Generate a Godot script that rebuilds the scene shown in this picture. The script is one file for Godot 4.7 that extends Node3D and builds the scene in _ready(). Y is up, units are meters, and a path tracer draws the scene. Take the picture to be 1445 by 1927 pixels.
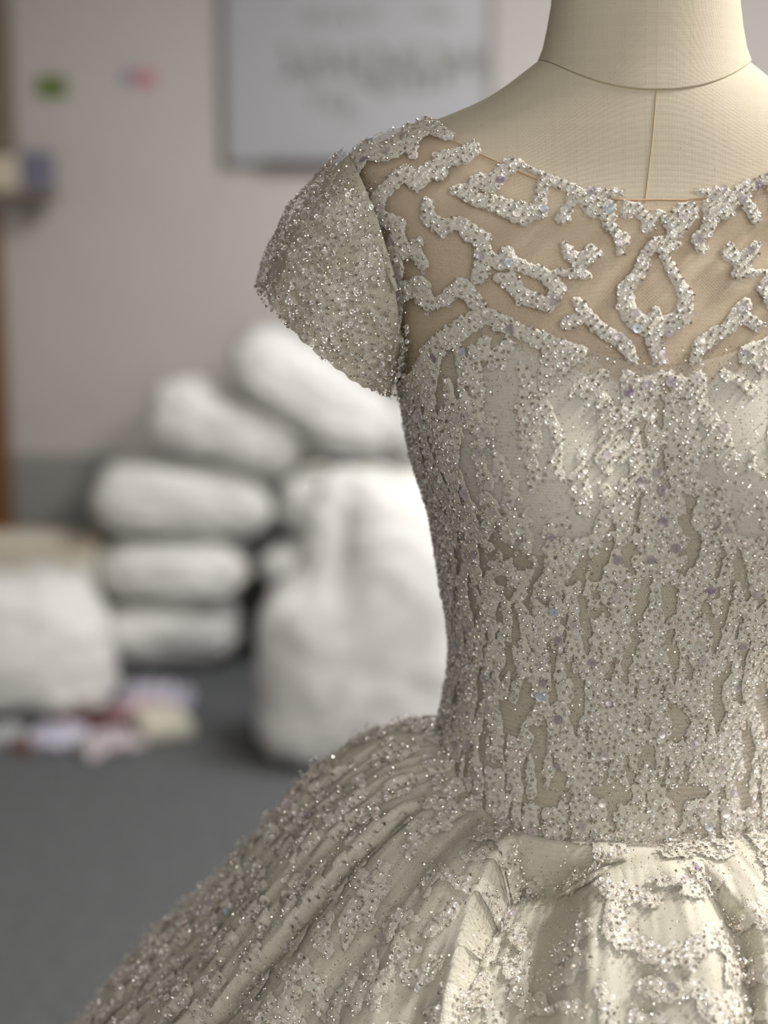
extends Node3D
# A beaded ivory wedding dress on a linen dress form, close up, in a workshop with white sacks stacked by the far wall.
# Metres, y up. The dress form stands on the origin and faces +z.

# rings of the torso from the neck seam (t = 0) to the waist seam (t = 1): t, half width, front depth, back depth, height in front, height at the side, how sharply the side rises
const RINGS := [
	[0.00, .0640, .055, -.058, 1.462, 1.484, 2.0], [0.12, .0940, .060, -.075, 1.440, 1.463, 2.0], [0.25, .1330, .066, -.090, 1.411, 1.4465, 2.0],
	[0.36, .1640, .074, -.098, 1.384, 1.434, 2.0], [0.42, .1760, .079, -.100, 1.370, 1.422, 2.0], [0.48, .1720, .086, -.102, 1.352, 1.396, 2.0],
	[0.56, .1560, .097, -.102, 1.318, 1.345, 2.0], [0.64, .1445, .105, -.098, 1.281, 1.287, 2.0], [0.70, .1365, .108, -.094, 1.242, 1.243, 2.0],
	[0.77, .1245, .104, -.090, 1.203, 1.2037, 2.0], [0.83, .1185, .097, -.085, 1.168, 1.1685, 2.5], [0.91, .1105, .089, -.080, 1.112, 1.1184, 3.5],
	[0.95, .1115, .088, -.081, 1.073, 1.088, 4.0], [1.00, .1185, .091, -.086, 1.014, 1.056, 5.0]]
# how far the skirt stands out from the waist seam and how far it has dropped there
const FLARE := [[0.0, 0.0], [.017, .002], [.040, .009], [.061, .022], [.083, .040], [.120, .082], [.161, .132], [.214, .182], [.238, .213], [.33, .33], [.45, .52], [.56, .74], [.63, .93], [.66, 1.012]]
# upper edge of the sheer yoke and of the lining under it: degrees from the centre front, t
const YOKE_EDGE := [[0.0, .306], [6.2, .308], [12.0, .306], [19.0, .299], [27.5, .288], [36.5, .277], [43.5, .273], [54.5, .268], [62.0, .264], [90.0, .24], [110.0, .23], [180.0, .22]]
const LINING_EDGE := [[0.0, .594], [7.0, .585], [13.0, .576], [19.5, .566], [24.0, .560], [30.0, .550], [36.0, .543], [42.5, .560], [50.0, .580], [57.0, .596], [67.0, .624], [80.0, .64], [110.0, .64], [180.0, .6]]
# lace of the yoke: strokes of [x mm, y mm, half width mm] in the dress's own front view; MIRRORED ones are repeated on the other side
const MIRRORED := {
	"shoulder_spray": [[[-181, 1426, 6.0], [-169, 1428, 6.4], [-157, 1423, 4.4], [-143, 1432, 6.6], [-140, 1424, 3.5]],
		[[-143, 1434, 6.0], [-130, 1440, 4.8], [-119, 1434, 3.1]],
		[[-169, 1427, 6.4], [-175, 1414, 4.5], [-169, 1401, 5.1], [-174, 1392, 4.5]]],
	"armhole_branch": [[[-105, 1426, 4.4], [-112, 1422, 5.3], [-124, 1420, 4.7], [-125, 1412, 4.4]],
		[[-124, 1418, 4.4], [-138, 1408, 5.6], [-145, 1414, 3.8], [-151, 1408, 4.4], [-158, 1402, 4.4], [-160, 1393, 4.7], [-154, 1388, 4.1], [-147, 1385, 4.1], [-148, 1375, 4.7], [-143, 1370, 4.7], [-135, 1375, 2.5], [-138, 1370, 3.7], [-133, 1362, 3.4]],
		[[-148, 1375, 4.4], [-153, 1365, 4.8], [-147, 1363, 3.8], [-146, 1359, 3.2], [-148, 1352, 3.2], [-149, 1345, 4.1], [-135, 1349, 6.3], [-129, 1338, 4.1], [-120, 1342, 3.7], [-112, 1349, 4.9], [-106, 1343, 4.9], [-100, 1333, 4.3]],
		[[-149, 1345, 4.1], [-148, 1334, 4.8], [-149, 1323, 4.5], [-145, 1310, 3.9]],
		[[-135, 1349, 5.6], [-142, 1345, 4.4], [-148, 1341, 4.5]]],
	"neckline_garland": [[[-117, 1402, 3.1], [-108, 1403, 4.0], [-102, 1407, 5.6], [-97, 1406, 5.6], [-86, 1415, 4.3], [-77, 1421, 4.9], [-70, 1416, 3.7], [-63, 1411, 3.1], [-56, 1406, 3.7], [-47, 1403, 3.1], [-42, 1397, 4.3], [-32, 1403, 5.8], [-23, 1404, 3.7]],
		[[-113, 1401, 3.1], [-103, 1397, 4.6], [-92, 1394, 5.2], [-81, 1390, 6.4], [-77, 1385, 3.4]],
		[[-81, 1390, 6.1], [-68, 1390, 4.6], [-68, 1397, 3.7], [-66, 1406, 3.7], [-63, 1411, 3.1]],
		[[-46, 1400, 2.8], [-49, 1398, 3.1], [-53, 1391, 3.7], [-56, 1386, 3.4]],
		[[-42, 1396, 4.3], [-38, 1391, 4.9], [-30, 1393, 5.5], [-29, 1383, 4.0], [-25, 1378, 3.0], [-22, 1374, 4.6], [-23, 1367, 2.1]]],
	"small_zigzag": [[[-19, 1390, 4.0], [-18, 1394, 3.1], [-13, 1392, 3.7], [-8, 1386, 3.4], [-7, 1381, 3.4]],
		[[-7, 1381, 2.7], [0, 1389, 2.7]]],
	"flower_cross": [[[-52, 1366, 4.3], [-55, 1371, 2.4]],
		[[-38, 1366, 4.0], [-40, 1369, 3.0]],
		[[-52, 1366, 3.7], [-45, 1362, 4.0], [-38, 1366, 3.6]],
		[[-45, 1362, 3.6], [-48, 1356, 3.9], [-42, 1354, 2.4]],
		[[-48, 1356, 2.4], [-59, 1356, 1.8], [-64, 1354, 3.0]]],
	"diagonal_branch": [[[-132, 1396, 3.1], [-131, 1388, 4.0], [-123, 1382, 4.3], [-115, 1385, 3.4], [-108, 1379, 4.9], [-101, 1375, 5.2], [-100, 1366, 5.2], [-102, 1354, 4.6]],
		[[-100, 1366, 4.3], [-90, 1361, 4.0], [-87, 1367, 3.7], [-84, 1361, 4.3], [-74, 1358, 3.7], [-66, 1355, 4.0], [-59, 1347, 4.6], [-63, 1337, 3.3], [-70, 1340, 4.0], [-79, 1343, 4.6], [-85, 1352, 4.3], [-92, 1353, 2.8]]],
	"lower_sprig": [[[-48, 1339, 3.3], [-43, 1333, 4.2], [-38, 1326, 3.9], [-29, 1321, 3.9], [-21, 1315, 4.5], [-18, 1308, 3.6]],
		[[-43, 1332, 3.6], [-54, 1327, 3.6]]],
}
const CENTRE := {
	"centre_loop": [[[9, 1371, 2.4], [1, 1370, 2.7], [-5, 1371, 2.7], [-10, 1363, 3.3], [-13, 1354, 3.6], [-21, 1347, 4.2], [-20, 1336, 5.4], [-15, 1328, 5.4], [-7, 1325, 5.7], [1, 1326, 5.4], [11, 1330, 5.1], [14, 1342, 4.5], [9, 1351, 3.6], [4, 1361, 3.0], [1, 1369, 3.0]],
		[[-7, 1325, 3.6], [-4, 1334, 3.0]],
		[[-6, 1322, 4.5], [-5, 1314, 3.9], [-3, 1307, 3.6]],
		[[-3, 1373, 2.7], [3, 1374, 2.7], [11, 1379, 2.7], [18, 1389, 4.3]]],
}
const GAPS := {
	"gaps": [[[-58, 1284, 5.4], [-52, 1277, 7.8], [-46, 1265, 7.2]],
		[[-60, 1289, 4.2]],
		[[-66, 1234, 7.7], [-60, 1230, 6.5], [-72, 1225, 4.2]],
		[[-36, 1196, 5.5], [-31, 1208, 3.6], [-37, 1186, 3.7]],
		[[-13, 1272, 2.1], [-12, 1260, 2.4]],
		[[-2, 1255, 3.0], [-1, 1245, 2.7], [3, 1238, 2.4]],
		[[13, 1219, 3.3], [21, 1207, 3.3]],
		[[36, 1285, 9.6], [44, 1277, 9.0]],
		[[47, 1238, 7.7]],
		[[-6, 1182, 3.4]],
		[[-92, 1194, 2.8]],
		[[-76, 1194, 5.5]],
		[[-86, 1179, 3.8]],
		[[-34, 1161, 3.7]],
		[[-28, 1047, 5.1], [-20, 1047, 6.4], [-12, 1044, 5.1]],
		[[16, 1046, 5.1], [24, 1046, 6.1], [34, 1046, 4.5]],
		[[59, 1050, 4.2], [61, 1036, 4.2]],
		[[-49, 1055, 3.9], [-55, 1039, 4.9], [-61, 1038, 4.2]],
		[[15, 1099, 3.8], [20, 1090, 5.4], [17, 1081, 3.8]],
		[[3, 1117, 2.8]],
		[[35, 1020, 3.9], [27, 1023, 3.2]],
		[[-84, 1055, 3.0], [-93, 1055, 2.6]],
		[[-80, 1092, 4.9], [-77, 1079, 3.6]],
		[[-64, 1081, 3.9]],
		[[-11, 1172, 2.2], [-11, 1152, 2.5]],
		[[29, 1168, 2.2], [37, 1148, 2.5]],
		[[10, 1179, 2.2], [12, 1162, 2.2]],
		[[-3, 1284, 2.4], [-2, 1272, 2.7]],
		[[-14, 1131, 2.2], [-14, 1117, 2.2]],
		[[47, 1193, 2.4], [53, 1172, 2.2]]],
}

var rng := RandomNumberGenerator.new()
var rough_noise := FastNoiseLite.new()
var lump_noise := FastNoiseLite.new()
var M := {}
var taken := {}
var torso := {}
var torso_coarse := {}


func _ready() -> void:
	# ---- camera, exposure, lights
	var cam := Camera3D.new()
	cam.name = "camera"
	add_child(cam)
	cam.position = Vector3(-0.1585, 1.37, 0.95)
	cam.rotation_degrees = Vector3(-10, 0, 0)
	var look := CameraAttributesPhysical.new()
	look.frustum_focal_length = 34.85
	look.frustum_focus_distance = 0.878
	look.frustum_near = 0.05
	look.frustum_far = 50.0
	look.exposure_aperture = 1.9
	cam.attributes = look
	cam.current = true
	var env := Environment.new()
	env.background_mode = Environment.BG_COLOR
	env.background_color = Color(0.75, 0.78, 0.82)
	env.tonemap_mode = Environment.TONE_MAPPER_LINEAR
	env.tonemap_exposure = 1.07
	env.sdfgi_enabled = true
	env.ssao_enabled = true
	env.ssil_enabled = true
	var we := WorldEnvironment.new()
	we.name = "environment"
	we.environment = env
	add_child(we)
	rng.seed = 77
	rough_noise.seed = 5
	rough_noise.frequency = 1.0
	rough_noise.noise_type = FastNoiseLite.TYPE_SIMPLEX
	lump_noise.seed = 11
	lump_noise.frequency = 1.0
	lump_noise.noise_type = FastNoiseLite.TYPE_SIMPLEX_SMOOTH
	make_materials()
	# unseen ceiling panels, placed to light dress and sacks: place, size, energy, colour
	unseen_ceiling_panel(Vector3(1.6, 2.98, 0.02), Vector2(0.42, 0.42), 11.3, Color(1.0, 0.978, 0.94))
	unseen_ceiling_panel(Vector3(-1.0, 2.98, 2.2), Vector2(1.2, 0.6), 0.8, Color(1.0, 0.985, 0.96))
	unseen_ceiling_panel(Vector3(0.75, 2.98, -2.5), Vector2(1.2, 0.6), 5.6, Color(1.0, 0.99, 0.975))
	unseen_window_light(Vector3(0.9, 1.6, 3.19), Vector2(1.7, 1.3), 2.35, Color(1.0, 0.985, 0.96))
	build_room()
	build_background()
	build_form()
	build_dress()


# ------------------------------------------------------------------ naming and tagging
func numbered(called: String) -> String:
	var k: int = taken.get(called, 0)
	taken[called] = k + 1
	return called if k == 0 else "%s_%03d" % [called, k]


func tag(o: Node, label: String, category: String, group := "", kind := "") -> void:
	if label:
		o.set_meta("label", label)
	if category:
		o.set_meta("category", category)
	if group:
		o.set_meta("group", group)
	if kind:
		o.set_meta("kind", kind)


func thing(called: String, label: String, category: String, at := Vector3.ZERO, turn := Vector3.ZERO, group := "") -> Node3D:
	var o := Node3D.new()
	o.name = numbered(called)
	add_child(o, true)
	o.position = at
	o.rotation_degrees = turn
	tag(o, label, category, group)
	return o


func put(called: String, mesh: Mesh, mat: Material, parent: Node = self, at := Vector3.ZERO, turn := Vector3.ZERO) -> MeshInstance3D:
	var o := MeshInstance3D.new()
	o.mesh = mesh
	o.material_override = mat
	o.cast_shadow = GeometryInstance3D.SHADOW_CASTING_SETTING_ON
	o.name = numbered(called) if parent == self else called
	parent.add_child(o, true)
	o.position = at
	o.rotation_degrees = turn
	return o


func structure(called: String, mesh: Mesh, mat: Material, at := Vector3.ZERO) -> MeshInstance3D:
	var o := put(called, mesh, mat, self, at)
	o.set_meta("kind", "structure")
	return o


# ------------------------------------------------------------------ materials
func plain(color: Color, rough := 0.7, metal := 0.0) -> StandardMaterial3D:
	var m := StandardMaterial3D.new()
	m.albedo_color = color
	m.roughness = rough
	m.metallic = metal
	return m


func grain(base: Color, spread: float, freq: float, seed_: int, size := 256) -> NoiseTexture2D:
	var n := FastNoiseLite.new()
	n.seed = seed_
	n.frequency = freq
	n.fractal_octaves = 4
	var ramp := Gradient.new()
	ramp.set_color(0, base * (1.0 - spread))
	ramp.set_color(1, base * (1.0 + spread))
	var t := NoiseTexture2D.new()
	t.noise = n
	t.width = size
	t.height = size
	t.seamless = true
	t.color_ramp = ramp
	return t


func noise_normal(freq: float, seed_: int, strength: float, size := 256) -> NoiseTexture2D:
	var n := FastNoiseLite.new()
	n.seed = seed_
	n.frequency = freq
	n.fractal_octaves = 3
	var t := NoiseTexture2D.new()
	t.noise = n
	t.width = size
	t.height = size
	t.seamless = true
	t.as_normal_map = true
	t.bump_strength = strength
	return t


func weave_images(size: int, threads: int, base: Color, spread: float) -> Array:
	# plain-weave canvas: colour and height; a few dark and coloured slubs as in raw linen
	var im := Image.create(size, size, false, Image.FORMAT_RGB8)
	var hm := Image.create(size, size, false, Image.FORMAT_RGB8)
	var warp := PackedFloat32Array()
	var weft := PackedFloat32Array()
	for k in threads:
		warp.append(rng.randf_range(-1, 1))
		weft.append(rng.randf_range(-1, 1))
	for y in size:
		for x in size:
			var u := float(x) * threads / size
			var v := float(y) * threads / size
			var i := int(u)
			var j := int(v)
			var over := (i + j) % 2 == 0
			var a := sin((u - i) * PI)
			var b := sin((v - j) * PI)
			var h := (0.55 + 0.45 * a) * b if over else (0.55 + 0.45 * b) * a
			var tone := (warp[i] if over else weft[j]) * 0.6 + rng.randf_range(-0.5, 0.5)
			var k := 1.0 + spread * tone
			im.set_pixel(x, y, Color(base.r * k, base.g * k, base.b * k))
			hm.set_pixel(x, y, Color(h, h, h))
	for n in 26:
		var p := Vector2i(rng.randi_range(2, size - 8), rng.randi_range(2, size - 4))
		var c: Color = [Color(.60, .53, .42), Color(.52, .47, .40), Color(.74, .60, .50), Color(.95, .92, .84)][n % 4]
		for q in rng.randi_range(2, 4):
			im.set_pixel(p.x + q, p.y, c.lerp(base, 0.35))
			im.set_pixel(p.x + q, p.y + 1, c.lerp(base, 0.6))
	hm.bump_map_to_normal_map(2.0)
	return [ImageTexture.create_from_image(im), ImageTexture.create_from_image(hm)]


func net_image(size: int, thread: Color, open: float, closed: float, share: float) -> ImageTexture:
	# hexagonal tulle net, two cells wide and tall of sqrt(3) proportion
	var im := Image.create(size, size, false, Image.FORMAT_RGBA8)
	for y in size:
		for x in size:
			var p := Vector2(float(x) / size, float(y) / size * 1.7320508)
			var d1 := 9.0
			var d2 := 9.0
			for k in 3:
				for l in 3:
					for half in 2:
						var c := Vector2(k - 1 + half * 0.5, (l - 1 + half * 0.5) * 1.7320508)
						var d := p.distance_to(c)
						if d < d1:
							d2 = d1
							d1 = d
						elif d < d2:
							d2 = d
			var edge := 1.0 - smoothstep(share * 0.6, share * 1.4, d2 - d1)
			im.set_pixel(x, y, Color(thread.r, thread.g, thread.b, lerpf(open, closed, edge)))
	return ImageTexture.create_from_image(im)


func sheer(tex: ImageTexture, rough := 0.6) -> StandardMaterial3D:
	var m := plain(Color.WHITE, rough)
	m.albedo_texture = tex
	m.transparency = BaseMaterial3D.TRANSPARENCY_ALPHA
	m.cull_mode = BaseMaterial3D.CULL_DISABLED
	return m


func make_materials() -> void:
	M.wall = plain(Color.WHITE, 0.85)
	M.wall.albedo_texture = grain(Color(.77, .75, .738), 0.02, 0.01, 3)
	M.wall.uv1_triplanar = true
	M.wall.uv1_scale = Vector3(.4, .4, .4)
	M.dado = plain(Color(.56, .57, .555), 0.7)
	M.floor = plain(Color.WHITE, 0.95)
	M.floor.albedo_texture = grain(Color(.365, .375, .388), 0.14, 0.06, 8)
	M.floor.uv1_triplanar = true
	M.floor.uv1_scale = Vector3(1.6, 1.6, 1.6)
	M.ceiling = plain(Color(.72, .71, .70), 0.9)
	M.panel_frame = plain(Color(.8, .8, .8), 0.5)
	M.sack = plain(Color.WHITE, 0.62)
	M.sack.albedo_texture = grain(Color(.925, .925, .92), 0.02, 0.02, 21)
	M.sack.uv1_triplanar = true
	M.sack.uv1_scale = Vector3(3, 3, 3)
	M.sack.normal_enabled = true
	M.sack.normal_texture = noise_normal(0.012, 4, 6.0)
	M.sack.normal_scale = 0.6
	M.sack_seam = plain(Color(.80, .78, .72), 0.8)
	M.carton = plain(Color(.84, .83, .79), 0.75)
	M.carton_edge = plain(Color(.78, .68, .57), 0.85)
	M.board = plain(Color.WHITE, 0.35)
	M.metal_frame = plain(Color(.50, .49, .475), 0.45, 0.2)
	M.tray = plain(Color(.30, .30, .32), 0.5)
	M.wood = plain(Color.WHITE, 0.6)
	M.wood.albedo_texture = grain(Color(.46, .30, .12), 0.25, 0.03, 30)
	M.wood.uv1_triplanar = true
	M.wood.uv1_scale = Vector3(6, .7, 6)
	# dress form
	var w := weave_images(192, 48, Color(.80, .765, .69), 0.03)
	M.canvas = plain(Color.WHITE, 0.9)
	M.canvas.albedo_texture = w[0]
	M.canvas.normal_enabled = true
	M.canvas.normal_texture = w[1]
	M.canvas.normal_scale = 0.28
	M.canvas.uv1_triplanar = true
	M.canvas.uv1_scale = Vector3(25, 25, 25)
	M.thread = plain(Color(.70, .645, .53), 0.9)  # darker than the canvas, standing in for shade in the seam grooves
	M.pole = plain(Color(.7, .7, .7), 0.3, 0.9)
	# dress fabrics
	M.yoke_tulle = sheer(net_image(64, Color(.86, .76, .645), 0.08, 0.55, 0.2))
	M.yoke_tulle.uv1_scale = Vector3(780, 450, 1)
	M.tulle = sheer(net_image(64, Color(.80, .78, .735), 0.13, 0.6, 0.2))
	M.tulle.uv1_scale = Vector3(720, 415, 1)
	M.skirt_tulle = sheer(net_image(64, Color(.85, .838, .795), 0.08, 0.42, 0.2))
	M.skirt_tulle.uv1_scale = Vector3(720, 415, 1)
	M.lining = plain(Color(.79, .755, .68), 0.55)
	M.cup = plain(Color(.885, .88, .85), 0.6)
	M.skirt_satin = plain(Color.WHITE, 0.6)
	M.skirt_satin.albedo_texture = grain(Color(.845, .832, .78), 0.02, 0.02, 40)
	M.skirt_satin.uv1_triplanar = true
	M.skirt_satin.uv1_scale = Vector3(6, 6, 6)
	M.sleeve_net = plain(Color.WHITE, 0.7)
	M.sleeve_net.albedo_texture = grain(Color(.79, .77, .71), 0.05, 0.05, 43)
	M.sleeve_net.uv1_triplanar = true
	M.sleeve_net.uv1_scale = Vector3(18, 18, 18)
	M.sleeve_net.backlight_enabled = true
	M.sleeve_net.backlight = Color(.3, .3, .3)
	M.lace = plain(Color.WHITE, 0.65)
	M.lace.albedo_texture = grain(Color(.88, .865, .822), 0.07, 0.09, 41)
	M.lace.uv1_triplanar = true
	M.lace.uv1_scale = Vector3(30, 30, 30)
	M.lace.normal_enabled = true
	M.lace.normal_texture = noise_normal(0.12, 42, 8.0)
	M.lace.normal_scale = 1.0
	M.binding = plain(Color(.74, .63, .50), 0.8)
	M.bead = plain(Color(.96, .95, .93), 0.13, 1.0)
	M.bead.vertex_color_use_as_albedo = true
	M.sequin = plain(Color(1, 1, 1, 0.55), 0.26, 0.3)
	M.sequin.transparency = BaseMaterial3D.TRANSPARENCY_ALPHA
	M.sequin.metallic_specular = 1.0
	M.sequin.vertex_color_use_as_albedo = true
	M.sequin.cull_mode = BaseMaterial3D.CULL_DISABLED
	M.glitter = plain(Color(.95, .94, .92), 0.12, 1.0)
	M.glitter.cull_mode = BaseMaterial3D.CULL_DISABLED
	M.glitter.vertex_color_use_as_albedo = true
	M.paillette = []
	for c in [Color(.80, .76, .78), Color(.66, .63, .66), Color(.84, .81, .79), Color(.56, .47, .62), Color(.74, .80, .86), Color(.90, .88, .86)]:
		var p := plain(Color(c.r, c.g, c.b, 0.72), 0.27, 0.25)
		p.transparency = BaseMaterial3D.TRANSPARENCY_ALPHA
		p.metallic_specular = 1.0
		p.cull_mode = BaseMaterial3D.CULL_DISABLED
		M.paillette.append(p)


# ------------------------------------------------------------------ plain shapes
func box(size: Vector3, bevel := 0.004) -> ArrayMesh:
	# a box with chamfered edges
	var h := size * 0.5
	var b := minf(bevel, minf(h.x, minf(h.y, h.z)) * 0.6)
	var st := SurfaceTool.new()
	st.begin(Mesh.PRIMITIVE_TRIANGLES)
	st.set_smooth_group(-1)
	var pts := PackedVector3Array()
	for sx in [-1, 1]:
		for sy in [-1, 1]:
			for sz in [-1, 1]:
				pts.append(Vector3(sx * (h.x - b), sy * (h.y - b), sz * h.z))
				pts.append(Vector3(sx * (h.x - b), sy * h.y, sz * (h.z - b)))
				pts.append(Vector3(sx * h.x, sy * (h.y - b), sz * (h.z - b)))
	hull(st, pts)
	st.generate_normals()
	return st.commit()


func hull(st: SurfaceTool, pts: PackedVector3Array) -> void:
	# faces of a chamfered box: 6 sides, 12 edges, 8 corners, from the 24 points in the order box() makes them
	var faces := []
	for axis in 3:
		for s in 2:
			var f := []
			for k in 8:
				var sgn := [(k >> 2) & 1, (k >> 1) & 1, k & 1]
				if sgn[axis] == s:
					f.append(k * 3 + [2, 1, 0][axis])
			faces.append([f[0], f[1], f[3], f[2]])
	for axis in 3:
		var o := [(axis + 1) % 3, (axis + 2) % 3]
		for a in 2:
			for b in 2:
				var e := []
				for s in 2:
					var sgn := [0, 0, 0]
					sgn[axis] = s
					sgn[o[0]] = a
					sgn[o[1]] = b
					var k: int = sgn[0] * 4 + sgn[1] * 2 + sgn[2]
					e.append(k * 3 + [2, 1, 0][o[0]])
					e.append(k * 3 + [2, 1, 0][o[1]])
				faces.append([e[0], e[1], e[3], e[2]])
	for k in 8:
		faces.append([k * 3, k * 3 + 1, k * 3 + 2])
	for f in faces:
		var c := Vector3.ZERO
		for i in f:
			c += pts[i]
		var n: Vector3 = (pts[f[1]] - pts[f[0]]).cross(pts[f[2]] - pts[f[0]])
		if n.dot(c) > 0.0:
			f.reverse()
		for k in f.size() - 2:
			for i in [f[0], f[k + 1], f[k + 2]]:
				st.add_vertex(pts[i])


func tube(path: PackedVector3Array, radii: PackedFloat32Array, sides := 8) -> ArrayMesh:
	var L := {"ni": path.size(), "nj": sides + 1}
	var p := PackedVector3Array()
	for i in path.size():
		var d := (path[mini(i + 1, path.size() - 1)] - path[maxi(i - 1, 0)]).normalized()
		var a := d.cross(Vector3(0.31, 0.2, 0.93)).normalized()
		var b := d.cross(a)
		var r := radii[mini(i, radii.size() - 1)]
		for j in sides + 1:
			var w := TAU * j / sides
			p.append(path[i] + (a * cos(w) + b * sin(w)) * r)
	L.p = p
	finish(L, path[path.size() / 2], 0.01)
	return sheet(L)


# ------------------------------------------------------------------ lattices: ni x nj points of a surface
func finish(L: Dictionary, inside: Vector3, du: float, dv := -1.0, ref := -1) -> void:
	# normals pointing away from INSIDE (seen from one sample), and which way round the faces go
	var ni: int = L.ni
	var nj: int = L.nj
	var p: PackedVector3Array = L.p
	var n := PackedVector3Array()
	n.resize(ni * nj)
	for i in ni:
		var i0 := maxi(i - 1, 0) * nj
		var i1 := mini(i + 1, ni - 1) * nj
		for j in nj:
			var a := p[i1 + j] - p[i0 + j]
			var b := p[i * nj + mini(j + 1, nj - 1)] - p[i * nj + maxi(j - 1, 0)]
			n[i * nj + j] = a.cross(b).normalized()
	var k := ref if ref >= 0 else (ni / 2) * nj + nj / 2
	L.flip = n[k].dot(p[k] - inside) < 0.0
	if L.flip:
		for q in n.size():
			n[q] = -n[q]
	L.n = n
	L.du = du
	L.dv = dv if dv > 0.0 else du


func sheet(L: Dictionary, lift := 0.0) -> ArrayMesh:
	var ni: int = L.ni
	var nj: int = L.nj
	var p: PackedVector3Array = L.p
	var n: PackedVector3Array = L.n
	var v := PackedVector3Array()
	var uv := PackedVector2Array()
	v.resize(ni * nj)
	uv.resize(ni * nj)
	for i in ni:
		for j in nj:
			v[i * nj + j] = p[i * nj + j] + n[i * nj + j] * lift
			uv[i * nj + j] = Vector2(i * L.du, j * L.dv)
	var idx := PackedInt32Array()
	for i in ni - 1:
		for j in nj - 1:
			var a := i * nj + j
			if L.flip:
				idx.append_array([a, a + nj, a + 1, a + 1, a + nj, a + nj + 1])
			else:
				idx.append_array([a, a + 1, a + nj, a + 1, a + nj + 1, a + nj])
	return arrays(v, n, uv, idx)


func arrays(v: PackedVector3Array, n: PackedVector3Array, uv: PackedVector2Array, idx: PackedInt32Array) -> ArrayMesh:
	var a := []
	a.resize(Mesh.ARRAY_MAX)
	a[Mesh.ARRAY_VERTEX] = v
	a[Mesh.ARRAY_NORMAL] = n
	if uv.size():
		a[Mesh.ARRAY_TEX_UV] = uv
	a[Mesh.ARRAY_INDEX] = idx
	var m := ArrayMesh.new()
	m.add_surface_from_arrays(Mesh.PRIMITIVE_TRIANGLES, a)
	return m


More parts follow.
